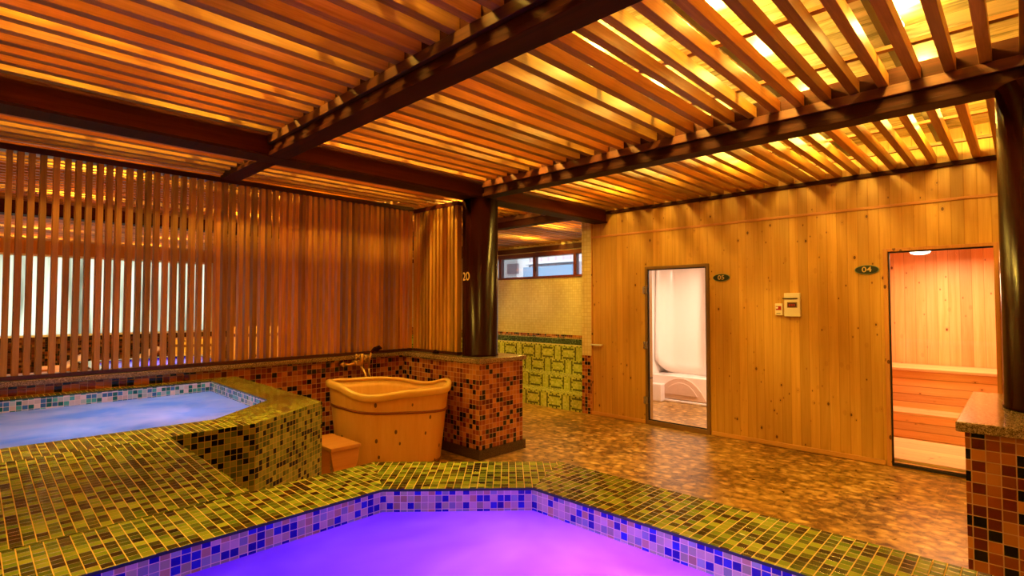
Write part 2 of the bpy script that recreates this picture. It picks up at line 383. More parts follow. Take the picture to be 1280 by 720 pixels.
# ------------------------------------------------------------------ camera
f_px = 662.0
pitch = math.atan(21/f_px)
yaw = math.radians(43.973)
H = 1.5
cam = bpy.data.cameras.new('camera'); co = bpy.data.objects.new('camera', cam); COL.objects.link(co)
cam.sensor_width = 36; cam.lens = f_px/1280*36; cam.clip_start = .02
fw = Vector((math.cos(yaw)*math.cos(pitch), math.sin(yaw)*math.cos(pitch), math.sin(pitch)))
co.location = (0, 0, H); co.rotation_euler = fw.to_track_quat('-Z', 'Y').to_euler()
C.camera = co

# ------------------------------------------------------------------ constants
XW = 6.02      # pine wall
YL = 5.12      # lattice wall centre
ZS = 2.755     # slat underside
ZD = 3.05      # roof deck
XB, XC = 1.62, 3.73
YA = 4.12

# ------------------------------------------------------------------ setting
struct(MB().box(-2.6, 8.6, -2.6, 14.3, -.1, 0).build('floor', M['floor']))
struct(MB().box(-2.6, 8.6, -2.6, 14.3, ZD, ZD+.08).build('ceiling', M['deck']))
struct(MB().box(-2.6, -2.5, -2.5, 14.2, 0, ZD).build('wall_left', M['pine_room']))
struct(MB().box(-2.6, 8.5, -2.6, -2.5, 0, ZD).build('wall_near', M['pine_room']))

# pine wall with the two door openings
D5 = (2.655, 3.415, .055, 1.945); D4 = (.17, .905, .035, 1.995)
w = MB()
for y0, y1, z0, z1 in ((-2.5, D4[0], 0, ZD), (D4[0], D4[1], D4[3], ZD), (D4[0], D4[1], 0, D4[2]), (D4[1], D5[0], 0, ZD),
                       (D5[0], D5[1], D5[3], ZD), (D5[0], D5[1], 0, D5[2]), (D5[1], 4.28, 0, ZD)):
    w.box(XW, XW+.1, y0, y1, z0, z1)
struct(w.build('wall_right', M['pine']))
struct(MB().box(XW-.014, XW, -2.5, 4.28, 2.415, 2.44).build('trim_1', M['pine_trim'], bevel=.003))
b = MB()
for y0, y1 in ((-2.5, D4[0]-.05), (D4[1]+.05, D5[0]-.05), (D5[1]+.045, 4.28)): b.box(XW-.016, XW, y0, y1, .006, .05)
struct(b.build('baseboard_right', M['pine_trim'], bevel=.003))
struct(MB().box(XW-.05, XW, -2.5, 4.02, ZS-.035, ZS).build('trim_2', M['beam'], bevel=.003))
struct(MB().box(XW-.012, XW, 4.262, 4.28, 0, 2.7).build('trim_3', M['pine_trim_z']))
# pier at the end of the pine wall
p = MB(); p.box(XW-.005, XW+.3, 4.282, 4.445, .8, ZS+.1, 0); p.box(XW-.005, XW+.3, 4.282, 4.445, 0, .8, 1)
struct(p.build('wall_pier', [M['cream'], M['brown']]))

# door 05 : bronze frame, hinged clear glass leaf, black seal
d = MB(); y0, y1, z0, z1 = D5; t_ = .035; fx0, fx1 = XW-.022, XW+.06
d.box(fx0, fx1, y0-t_, y0, .004, z1+t_).box(fx0, fx1, y1, y1+t_, .004, z1+t_).box(fx0, fx1, y0, y1, z1, z1+t_).box(fx0, fx1, y0, y1, .004, z0)
door5 = struct(d.build('door_1', M['aluminium'], bevel=.003), 'clear glass steam room door in a bronze frame beside the 05 sign', 'door')
s_ = MB(); q = .012
s_.box(XW-.006, XW+.012, y0, y0+q, z0, z1).box(XW-.006, XW+.012, y1-q, y1, z0, z1).box(XW-.006, XW+.012, y0+q, y1-q, z1-q, z1).box(XW-.006, XW+.012, y0+q, y1-q, z0, z0+q)
s_.build('door_seal', M['seal'], door5)
MB().box(XW, XW+.008, y0+q, y1-q, z0+q, z1-q).build('glass_pane', M['glass'], door5)
for hz in (.30, .99, 1.685):
    h = MB(); h.box(XW-.03, XW-.022, y1+.002, y1+.03, hz-.045, hz+.045).box(XW-.03, XW-.022, y1+.036, y1+.06, hz-.045, hz+.045)
    h.tube([(XW-.032, y1+.033, hz-.05), (XW-.032, y1+.033, hz+.05)], .008, 10)
    h.box(XW-.022, XW+.0, y1+.036, y1+.06, hz-.045, hz+.045)
    h.build('hinge', M['chrome'], door5, bevel=.002)
# door 04
y0, y1, z0, z1 = D4
d = MB(); d.box(XW-.022, XW+.08, y1, y1+.035, .004, z1+.03).box(XW-.022, XW+.08, y0-.06, y0, .004, z1+.03).box(XW-.024, XW+.08, y0, y1, z1, z1+.03)
door4 = struct(d.build('door_2', M['pine_trim_z'], bevel=.003), 'sauna doorway with pine casing beside the 04 sign', 'door')
s_ = MB(); s_.box(XW+.0, XW+.02, y1-.012, y1, z0, z1).box(XW+.0, XW+.02, y0, y1-.012, z1-.012, z1).box(XW-.01, XW+.04, y0, y1, 0.012, z0)
s_.build('door_seal', M['seal'], door4)
MB().box(XW+.006, XW+.014, y0, y1-.012, z0, z1-.012).build('glass_pane', M['glass'], door4)
MB().box(XW-.05, XW-.024, y0-.052, y0-.03, .25, 1.86).build('door_pull', M['hoop'], door4, bevel=.004)

# ------------------------------------------------------------------ sauna cabin
x0s = XW+.1
struct(MB().box(x0s, 8.05, -.6, 1.7, .0, .06).build('floor_sauna', M['pine_floor']))
struct(MB().box(8.05, 8.12, -.7, 1.8, 0, 2.3).build('wall_sauna_back', M['pine_back']))
struct(MB().box(x0s, 8.05, 1.7, 1.78, 0, 2.3).build('wall_sauna_left', M['pine_side']))
struct(MB().box(x0s, 8.05, -.68, -.6, 0, 2.3).build('wall_sauna_right', M['pine_side']))
struct(MB().box(x0s, 8.12, -.68, 1.78, 2.16, 2.3).build('ceiling_sauna', M['pine_floor']))
bench = thing('sauna_bench', 'two tier pale pine sauna bench behind the 04 doorway', 'bench', (7.5, .55, .06))
def rel(o, mb, name, mat, **k):
    ox = o.location; mb.v = [(a-ox[0], b-ox[1], c-ox[2]) for a, b, c in mb.v]; return mb.build(name, mat, o, **k)
rel(bench, MB().box(7.12, 7.14, -.59, 1.69, .061, .31), 'front_board', M['pine_h'])
rel(bench, MB().box(7.1, 7.45, -.59, 1.69, .31, .34), 'seat', M['pine_seat'], bevel=.004)
rel(bench, MB().box(7.45, 7.47, -.59, 1.69, .34, .755), 'front_board', M['pine_h'])
rel(bench, MB().box(7.42, 8.04, -.59, 1.69, .755, .787), 'seat', M['pine_seat'], bevel=.004)
lamp = thing('sauna_ceiling_lamp', 'round lit dome lamp on the ceiling of the 04 sauna', 'lamp', (7.4, .815, 2.16))
rel(lamp, MB().lathe(7.4, .815, [(.11, 2.16), (.115, 2.13), (.1, 2.12)], 24), 'base', M['white_paint'])
rel(lamp, MB().lathe(7.4, .815, [(.1, 2.119), (.1, 2.10), (.085, 2.075), (.05, 2.062), (.005, 2.058)], 24), 'lamp_shade', M['lamp_white'])

# ------------------------------------------------------------------ steam room
struct(MB().box(8.1, 8.17, 2.1, 4.36, 0, 2.3).build('wall_steam_back', M['acrylic']))
struct(MB().box(6.33, 8.1, 4.29, 4.36, 0, 2.3).build('wall_steam_left', M['acrylic']))
struct(MB().box(x0s, 8.1, 2.0, 2.08, 0, 2.3).build('wall_steam_right', M['acrylic']))
struct(MB().box(x0s, 8.17, 2.0, 4.28, 2.22, 2.3).build('ceiling_steam', M['acrylic']))
sb = thing('moulded_bench', 'moulded white acrylic bench behind the 05 glass door', 'bench', (7.8, 3.1, 0))
XS = 7.66
m_ = MB()
m_.box(XS-.03, 8.09, 2.09, 4.28, 0.001, .04)                        # base lip
m_.box(XS, 8.09, 2.09, 4.28, .04, .40); m_.box(XS-.14, XS, 4.06, 4.28, .001, .27)
rel(sb, m_, 'seat_block', M['acrylic'], bevel=.012)
# arched front panel
def arch(cy, w0, w1, h, z0, x, th):
    pts = []
    for i in range(13):
        s = i/12; a = PI*s
        yy = cy + (w1*math.cos(a)) ; e = abs(math.cos(a))**1.0
        zz = z0 + h*(math.sin(a)**.55)
        yy = cy + math.copysign((w1*abs(math.cos(a)) + (w0-w1)*(1-math.sin(a)**.55)), math.cos(a))
        pts.append((yy, zz))
    a_ = [(x, y, z) for y, z in pts]; b_ = [(x+th, y, z) for y, z in pts]
    return MB().ring([b_, a_], smooth=False)
rel(sb, arch(3.79, .41, .22, .33, .05, XS-.022, .022), 'arch_panel', M['acrylic_shaded'], bevel=.006)
rel(sb, arch(3.79, .27, .15, .19, .12, XS-.034, .012), 'arch_inset', M['acrylic_shaded'], bevel=.004)
# curved backrest shell : U-shaped cove rising above the seat
g_ = MB(); NS, NT_ = 28, 12
def shell(i, k):
    s = -1+2*i/NS; t = k/NT_
    y = 3.85+.425*s; e = abs(s)**5
    z = .402+.22*abs(s)**7*(1-t)+(2.19-.402)*t
    x = 7.74+(8.06-7.74)*(1-e)*(1-.12*(1-t)**3)+.05*t
    return (min(x, 8.085), y, z)
for i in range(NS):
    for k in range(NT_): g_.face([shell(i, k), shell(i+1, k), shell(i+1, k+1), shell(i, k+1)], None, 0, True)
bs = rel(sb, g_, 'backrest', M['acrylic']); so = bs.modifiers.new('thick', 'SOLIDIFY'); so.thickness = .012
for yy in (3.25, 2.35):
    rel(sb, MB().lathe(7.78, yy, [(.11, .401), (.12, .43), (.10, .48), (.06, .50)], 20), 'armrest', M['acrylic'])

# ------------------------------------------------------------------ low wall, pedestals, lattice screens
struct(MB().box(-2.5, 3.4995, 5.08, 5.2, 0, .93).build('wall_low_back', M['brown']))
struct(MB().box(-2.5, 3.5, 5.045, 5.23, .93, .97).build('trim_4', M['granite'], bevel=.005))
P1 = (3.5, 4.11, 3.81, 4.5); P2 = (3.12, 4.2, -.75, .2)
w = MB(); w.box(P1[0], P1[1], P1[2], P1[3], .0, .925); w.box(3.5, 3.74, 4.5, 5.2, 0, .925)
ped = w.build('mosaic_pedestal', M['brown']); tag(ped, 'brown mosaic pedestal under the central column, running back to the slatted screen', 'pedestal')
cp = MB(); cp.prism([(3.47, 3.78), (4.14, 3.78), (4.14, 4.53), (3.77, 4.53), (3.77, 5.23), (3.52, 5.23), (3.47, 5.045)], .9255, .97)
cp.build('granite_cap', M['granite'], ped, bevel=.005)
pl = MB(); pl.prism([(3.478, 3.788), (4.132, 3.788), (4.132, 4.52), (3.478, 4.52)], .0, .095)
pl.box(3.478, 3.76, 4.52, 5.06, 0, .095)
pl.build('plinth', M['plinth'], ped)
struct(MB().box(1.75, 3.478, 5.055, 5.08, 0, .095).build('baseboard_back', M['plinth']))
pe2 = MB().box(*P2, 0, .935).build('mosaic_pedestal', M['brown']); tag(pe2, 'brown mosaic pedestal with granite cap at the right edge, in front of the sauna', 'pedestal')
MB().box(P2[0]-.03, P2[1]+.03, P2[2]-.03, P2[3]+.03, .9355, .98).build('granite_cap', M['granite'], pe2, bevel=.006)

def column(cx, cy, z0, z1, r, label):
    o = MB().lathe(cx, cy, [(r*.3, z0), (r+.006, z0), (r+.006, z0+.012), (r, z0+.014), (r, z1), (r*.3, z1)], 64).build('column', M['column'])
    return tag(o, label, 'column')
C1 = (3.80, 4.135); RC = .188
col1 = column(*C1, .972, 2.60, RC, 'round dark maroon column on the central mosaic pedestal')
MB().box(C1[0]-.02, C1[0]+.07, 3.955, 4.0, 2.601, 2.80).build('post_head', M['beam'], col1, bevel=.003)
C2 = (3.70, -.105)
col2 = column(*C2, .982, 2.60, RC, 'round dark column at the right edge on a granite capped pedestal')
# small number sticker wrapped on the column
def text_mesh(txt, size):
    cu = bpy.data.curves.new('t', 'FONT'); cu.body = txt; cu.size = size; cu.extrude = 0; cu.align_x = 'CENTER'; cu.align_y = 'CENTER'; cu.offset = size*.015
    o = bpy.data.objects.new('t', cu); COL.objects.link(o); dg = bpy.context.evaluated_depsgraph_get(); dg.update()
    me = bpy.data.meshes.new_from_object(o.evaluated_get(dg)); bpy.data.objects.remove(o)
    return me
def link_mesh(name, me, mat, parent=None):
    me.materials.clear(); me.materials.append(mat)
    o = bpy.data.objects.new(name, me); COL.objects.link(o); o.parent = parent; return o
me = text_mesh('20', .12)
ang0 = math.atan2(-C1[1], -C1[0])          # towards the camera
for v in me.vertices:
    a = ang0 - math.radians(52) + v.co.x/(RC+.002); z = 1.79 + v.co.y
    v.co = ((C1[0]+(RC+.0025)*math.cos(a)), (C1[1]+(RC+.0025)*math.sin(a)), z)
me.flip_normals(); link_mesh('number_sticker', me, M['gold'], col1)

def screen(name, label, horizontal, a0, a1, c, pitch_, z0, z1):
    r = thing(name, label, 'screen', ((a0+a1)/2, c, z0) if horizontal else (c, (a0+a1)/2, z0))
    ox, oy, oz = r.location
    n = int(round((a1-a0)/pitch_)); L = z1-z0
    def rail(nm, za, zb, wd, mat):
        m = MB()
        if horizontal: m.box(a0-ox, a1-ox, -wd, wd, za-oz, zb-oz)
        else: m.box(-wd, wd, a0-oy, a1-oy, za-oz, zb-oz)
        return m.build(nm, mat, r, bevel=.003)
    rail('bottom_rail', z0, z0+.03, .045, M['rail']); rail('top_rail', z1-.045, z1, .04, M['rail'])
    hw = .018
    s = (MB().box(-hw, hw, -.035, .035, 0, L-.075) if horizontal else MB().box(-.035, .035, -hw, hw, 0, L-.075)).build('slat', M['slat_z'], r, bevel=.002)
    for i in range(n):
        o = s if i == 0 else s.copy()
        if i: COL.objects.link(o); o.parent = r
        j = random.uniform(-.006, .006); p = a0 + (i+.5)*pitch_ + j
        o.location = (p-ox, 0, .03) if horizontal else (0, p-oy, .03)
        o.rotation_euler = (0, 0, random.uniform(-.06, .06))
    return r
screen('slatted_screen', 'long vertical slat screen on the low wall behind the upper pool and tub', True, -1.432, 3.62, YL, .064, .972, 2.63)
screen('slatted_screen', 'short side screen of vertical slats between the corner and the central column', False, 4.29, 5.08, 3.655, .062, .972, 2.604)

# ------------------------------------------------------------------ beams
def beam_y(label, x, y0, y1, hw=.05, zt=2.86, zb=2.605, led=True):
    r = thing('ceiling_beam', label, 'beam', (x, (y0+y1)/2, zb)); oy = (y0+y1)/2
    MB().box(-hw, hw, y0-oy, y1-oy, .032, zt-zb).build('web', M['beam'], r, bevel=.003)
    MB().box(-hw-.022, hw+.022, y0-oy, y1-oy, 0, .031).build('bottom_flange', M['beam'], r, bevel=.003)
    for s in (-1, 1) if led else ():
        MB().box(s*(hw+.001), s*(hw+.03), y0-oy, y1-oy, ZS-zb-.06, ZS-zb-.001).build('ledger', M['ledger'], r, bevel=.003)
    return r
def beam_x(label, y, x0, x1, hw=.085, zt=2.95, zb=2.605):
    r = thing('ceiling_beam', label, 'beam', ((x0+x1)/2, y, zb)); ox = (x0+x1)/2
    MB().box(x0-ox, x1-ox, -hw, hw, .02, zt-zb).build('web', M['beam_x'], r, bevel=.003)
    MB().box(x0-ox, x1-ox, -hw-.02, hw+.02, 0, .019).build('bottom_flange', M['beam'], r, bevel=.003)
    return r
beam_x('long dark timber beam crossing the room over the central column', YA, -2.49, XW-.001)
beam_y('dark beam over the front pool running toward the long screen', XB, -2.49, 4.01)
beam_y('short dark beam stub between the long cross beam and the slatted screen', XB, 4.23, 5.06, led=False)
beam_y('dark beam running from the central column to the right edge column', XC, -2.49, 3.95)
beam_y('dark beam over the passage past the central column', 5.45, 4.23, 8.7)
beam_x('dark cross beam seen through the slats in the hall behind', 8.85, -2.49, 8.39)

# ------------------------------------------------------------------ slatted ceilings
slat_meshes = {}
def ceiling_bay(label, x0, x1, ys, ZS=ZS, bat=True):
    y0, y1 = min(ys), max(ys)
    r = thing('slatted_ceiling_panel', label, 'ceiling slats', ((x0+x1)/2, (y0+y1)/2, ZS))
    ox, oy, oz = r.location; L = (x1-x0)/2
    s = MB().box(-L, L, -.025, .025, 0, .075).build('slat', M['slat'], r, bevel=.0025)
    for i, y in enumerate(ys):
        o = s if i == 0 else s.copy()
        if i: COL.objects.link(o); o.parent = r
        o.location = (0, y-oy+random.uniform(-.003, .003), random.uniform(0, .003))
    if bat:
        n = max(2, int((x1-x0)/.62)); bt = None
        for k in range(n):
            x = x0 + (k+.5)*(x1-x0)/n
            if bt is None: bt = o = MB().box(-.02, .02, y0-oy-.02, y1-oy+.02, .0795, .1).build('batten', M['batten'], r)
            else: o = bt.copy(); COL.objects.link(o); o.parent = r
            o.location = (x-ox, 0, 0)
    return r
def yr(a, b, p=.147): 
    k0 = math.ceil((a-.111)/p); out = []
    while .111+k0*p <= b: out.append(.111+k0*p); k0 += 1
    return out
g = .052
main = yr(-2.2, 3.98)
ceiling_bay('ceiling slats above the left pools, left of the first dark beam', -2.48, XB-g, main)
ceiling_bay('ceiling slats between the two dark beams over the front pool', XB+g, XC-g, main)
ceiling_bay('ceiling slats between the column beam and the pine wall', XC+g, XW-.002, main)
back = yr(4.2, 5.1)
ceiling_bay('narrow strip of ceiling slats over the upper pool beside the screen', -2.48, XB-.076, back, 2.64)
ceiling_bay('narrow strip of ceiling slats over the wooden tub beside the screen', XB+.076, 3.6, back, 2.64)
ceiling_bay('ceiling slats just past the central column', 3.72, 5.45-g, yr(4.26, 8.7))
ceiling_bay('ceiling slats between the passage beam and the clerestory windows', 5.45+g, 8.38, yr(4.5, 8.7))
ceiling_bay('ceiling slats of the hall seen through the long screen', -2.48, 3.6, yr(5.3, 8.7))
ceiling_bay('ceiling slats at the far end of the hall near the big windows', -2.48, 8.38, yr(9.0, 13.9))

# purlins and bulbs
PY = [-1.6, -.92, -.24, .5, 1.18, 1.85, 2.52, 3.2, 3.85]
for i, y in enumerate(PY + [4.6, 5.6, 7.2, 10.2, 12.4]):
    x1 = 8.37 if y > 4.5 else XW-.01
    o = MB().box(-2.49, x1, y-.028, y+.028, 2.955, ZD-.001).build('steel_purlin', M['steel'])
    tag(o, 'dark steel purlin above the ceiling slats', 'purlin', 'purlins above the ceiling slats')
BX = [-1.4, -.5, .30, 1.08, 2.0, 2.62, 3.36, 4.35, 5.0]
bm_bulb = None
WARM = (1, .64, .09)
def bulb(x, y, e, grp, lab, r=.04):
    global bm_bulb
    if bm_bulb is None:
        bm_bulb = MB().lathe(0, 0, [(.006, .035), (.012, .034), (.012, .018), (.02, .008), (.026, -.006), (.026, -.018), (.018, -.032), (.004, -.038)], 14).build('light_bulb', M['bulb'])
        o = bm_bulb
    else: o = bm_bulb.copy(); COL.objects.link(o)
    o.location = (x, y, 2.965); tag(o, lab, 'light bulb', grp)
    l = bpy.data.lights.new('bulb_light', 'POINT'); l.energy = e; l.color = WARM; l.shadow_soft_size = r if x < 4.4 else .13
    lo = bpy.data.objects.new('bulb_light', l); COL.objects.link(lo); lo.location = (x, y, 3.01 if x < 4.4 else 2.95)
EB = 44.0
for y in PY:
    for x in BX:
        bulb(x, y-.062, EB*random.uniform(.8, 1.2)*(1.2 if x > 2.3 and y < 2.2 else (.68 if x < 1.7 else .8) if y < 3 else 1.3), 'bulbs above the ceiling slats', 'small warm bulb glowing above the ceiling slats')
for x in (-1.4, .3, 1.08, 2.0, 2.9): bulb(x, 4.538, EB*1.5, 'bulbs above the strip beside the screen', 'small warm bulb glowing above the slats beside the screen')
for x, y in ((4.4, 4.9), (5.0, 6.2), (6.6, 5.3), (7.4, 6.6), (4.6, 7.6), (6.4, 7.9)): bulb(x, y, EB*2.6, 'bulbs above the passage slats', 'small warm bulb glowing above the slats past the central column')
for x in (-1.0, .9, 2.8):
    for y in (6.0, 7.6, 9.6, 11.4, 13.0): bulb(x, y, EB*4.0, 'bulbs above the hall slats', 'small warm bulb glowing above the hall slats behind the screen')

# ------------------------------------------------------------------ pools
def offset_uv(p, q, pts):
    """uv along the p->q direction"""
    d = Vector((q[0]-p[0], q[1]-p[1])).normalized(); n = Vector((-d.y, d.x))
    return [((Vector(t[:2])-Vector(p[:2])).dot(d), (Vector(t[:2])-Vector(p[:2])).dot(n)) for t in pts]
def pool(label, outer, inner, zt, zw, face_m, inner_m, water_m, name='mosaic_pool', depth=.55):
    n = len(outer); m = MB(); L = 0; L2 = 0
    for i in range(n):
        j = (i+1) % n; a, b = outer[i], outer[j]; c, d = inner[j], inner[i]
        dl = math.dist(a, b)
        m.face([(*a, 0), (*b, 0), (*b, zt), (*a, zt)], [(L, 0), (L+dl, 0), (L+dl, zt), (L, zt)], 1); L += dl
        m.face([(*a, zt), (*b, zt), (*c, zt), (*d, zt)], offset_uv(a, b, [a, b, c, d]), 0)
        dl = math.dist(c, d)
        m.face([(*d, zt), (*c, zt), (*c, zt-.009), (*d, zt-.009)], None, 2)
        m.face([(*d, zt-.009), (*c, zt-.009), (*c, zt-depth), (*d, zt-depth)], [(L2, zt), (L2+dl, zt), (L2+dl, zt-depth), (L2, zt-depth)], 3); L2 += dl
    m.face([(*p, zt-depth) for p in inner], None, 3)
    o = m.build(name, [M['green'], face_m, M['lip'], inner_m])
    tag(o, label, 'pool')
    wv = MB(); ins = []
    for i, p in enumerate(inner):
        ins.append(p)
    wv.face([(*p, zw) for p in ins]); wv.build('water', water_m, o)
    return o
Z1, Z2 = .82, .865
outer1 = [(-1.6, -.95), (1.815, -.95), (1.815, 1.461), (1.254, 2.035), (-1.6, 2.045)]
inner1 = [(-1.28, -.63), (1.488, -.63), (1.488, 1.325), (1.09, 1.715), (-1.28, 1.725)]
pool('front pool of glowing violet water with green mosaic coping and blue tiles', outer1, inner1, Z1, Z1-.083, M['green_face'], M['blue'], M['water_lit_violet'])
outer2 = [(-1.6, 2.97), (1.105, 2.97), (1.655, 3.33), (1.695, 5.04), (-1.6, 5.04)]
inner2 = [(-1.3, 3.30), (.985, 3.245), (1.425, 3.64), (1.455, 4.89), (-1.3, 4.93)]
pool('raised upper pool of pale blue water by the slatted screen', outer2, inner2, Z2, Z2-.085, M['green_face'], M['teal'], M['water_pale'])
dk = MB(); XE = .735
dk.face([(-1.6, 2.046, Z1), (XE+.01, 2.046, Z1), (XE-.03, 2.968, Z2), (-1.6, 2.968, Z2)], [(-1.6, 2.046), (XE+.01, 2.046), (XE-.03, 2.968), (-1.6, 2.968)], 0)
dk.face([(XE+.01, 2.046, 0), (XE+.01, 2.046, Z1), (XE-.03, 2.968, Z2), (XE-.03, 2.968, 0)], None, 1)
dk.face([(-1.6, 2.046, 0), (-1.6, 2.046, Z1), (XE+.01, 2.046, Z1), (XE+.01, 2.046, 0)], None, 1)
dk.face([(-1.6, 2.968, 0), (-1.6, 2.968, Z2), (XE-.03, 2.968, Z2), (XE-.03, 2.968, 0)], None, 1)
dk.face([(-1.6, 2.046, 0), (-1.6, 2.046, Z1), (-1.6, 2.968, Z2), (-1.6, 2.968, 0)], None, 1)
dk.face([(-1.6, 2.046, 0), (XE+.01, 2.046, 0), (XE-.03, 2.968, 0), (-1.6, 2.968, 0)], None, 1)
tag(dk.build('tiled_deck', [M['green'], M['green_face']]), 'gently sloping green mosaic deck joining the front pool to the upper pool', 'deck')

def pt(loc, e, col, r=.08):
    l = bpy.data.lights.new('pool_light', 'POINT'); l.energy = e; l.color = col; l.shadow_soft_size = r
    o = bpy.data.objects.new('pool_light', l); COL.objects.link(o); o.location = loc; return o
PL = .11
for x, y, e, c in ((.3, 1.3, 30, (.12, .0, 1)), (.6, .8, 22, (.2, .02, 1)), (.85, 1.35, 26, (.22, .04, 1)), (1.28, .85, 110, (1, .5, .8)), (1.12, 1.2, 26, (.6, .25, .9)), (-.3, 1.1, 20, (.16, 0, 1)), (1.1, 0.1, 30, (.8, .3, .9))):
    pt((x, y, .40), e*PL, c)
for x, y, e, c in ((.45, 3.9, 16, (.15, .45, 1)), (-.3, 4.1, 14, (.25, .5, .85)), (1.05, 4.0, 20, (.75, .6, 1)), (.7, 4.5, 12, (.3, .45, 1)), (1.2, 4.6, 10, (.25, .5, 1))):
    pt((x, y, .45), e*PL*2.1, c)

# green plaid stepped pool past the column
m = MB(); YP = 4.45
m.box(6.0+.005, 6.3, YP, 9.5, 0, .23); m.box(6.3, 6.6, YP, 9.5, 0, .43)
gp = m.build('plaid_pool', [M['plaid'], M['plaid_top']]); tag(gp, 'tall stepped pool in green basket weave mosaic past the column', 'pool')
for poly in gp.data.polygons:
    if poly.normal.z > .9: poly.material_index = 1
m = MB()
m.box(6.6, 6.8, 4.72, 9.5, .0, .86); m.box(6.6, 6.8, YP, 4.72, 0, .72); m.box(8.15, 8.395, YP, 9.5, 0, .84); m.box(6.8, 8.15, YP, 4.6, 0, .86); m.box(6.8, 8.15, 9.3, 9.5, 0, .86)
m.box(6.8, 8.15, 4.6, 9.3, 0, .5)
gw = m.build('pool_wall', [M['plaid'], M['plaid_top'], M['dark_green']], gp)
for poly in gw.data.polygons:
    if poly.normal.z > .9: poly.material_index = 1
    elif poly.center.x > 6.75 and poly.center.x < 8.3: poly.material_index = 2

# ------------------------------------------------------------------ far walls with windows
XF = 8.4; ZA, ZB = 2.10, 2.51
w = MB(); w.box(XF, XF+.15, 4.3, 14.2, .9, ZA, 0); w.box(XF, XF+.15, 4.3, 14.2, ZB, ZD, 0); w.box(XF, XF+.15, 4.3, 14.2, 0, .9, 1)
w.box(XF, XF+.15, 4.3, 5.2, ZA, ZB, 0); w.box(XF, XF+.15, 9.4, 14.2, ZA, ZB, 0)
struct(w.build('wall_far_right', [M['cream'], M['brown']]))
wf = MB(); X0, X1 = XF-.03, XF+.06
wf.box(X0, X1, 5.2, 9.4, ZA-.045, ZA); wf.box(X0, X1, 5.2, 9.4, ZB, ZB+.09)
for y in (5.2, 6.35, 7.42, 8.45, 9.36): wf.box(X0, X1, y-.035, y+.045, ZA, ZB)
win = struct(wf.build('window_1', M['frame_red'], bevel=.004), 'high window strip with red brown frame past the column', 'window')
for a_, b_ in ((5.245, 6.315), (6.395, 7.385), (7.465, 8.415), (8.495, 9.325)):
    MB().box(XF+.02, XF+.026, a_, b_, ZA, ZB).build('glass_pane', M['glass'], win)
MB().box(XF-.045, XF-.031, 7.36, 7.375, 2.2, 2.3).build('window_latch', M['seal'], win)
struct(MB().box(XF-.03, XF-.001, 4.5, 13.9, 2.62, 2.72).build('trim_5', M['ledger']))

YB = 14.0
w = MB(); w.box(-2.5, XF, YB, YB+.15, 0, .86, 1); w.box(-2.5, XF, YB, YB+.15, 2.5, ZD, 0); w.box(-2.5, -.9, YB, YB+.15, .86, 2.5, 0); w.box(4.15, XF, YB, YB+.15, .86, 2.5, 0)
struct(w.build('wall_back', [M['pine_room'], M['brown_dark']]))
wf = MB(); wf.box(-.9, 4.15, YB-.02, YB+.08, .86, .9); wf.box(-.9, 4.15, YB-.02, YB+.08, 2.46, 2.5)
for x in (-.9, .35, 1.6, 2.85, 4.11): wf.box(x, x+.04, YB-.02, YB+.08, .9, 2.46)
win = struct(wf.build('window_2', M['white_paint']), 'wide bright frosted window wall at the far end of the hall', 'window')
for x in (-.86, .39, 1.64, 2.89): MB().box(x, x+1.21, YB+.02, YB+.03, .9, 2.46).build('frosted_pane', M['frosted'], win)

# outside, beyond the clerestory
fac = MB().box(15.0, 15.6, 4, 22, -1, 5.4).build('neighbouring_building', M['facade'])
tag(fac, 'pale pink ribbed building outside the high window strip', 'building')
MB().box(14.6, 14.96, 11.2, 13.5, 1.2, 2.90).build('blue_awning', M['blue_panel'], fac)
MB().box(14.9, 14.935, 14.05, 14.65, 2.7, 3.1).build('window_opening', M['grey_panel'], fac)
MB().box(14.94, 14.99, 13.52, 19.0, 1.0, 3.6).build('white_wall', M['white_paint'], fac)
MB().box(14.6, 14.99, 8.0, 13.5, 3.0, 3.08).build('ledge', M['white_paint'], fac)

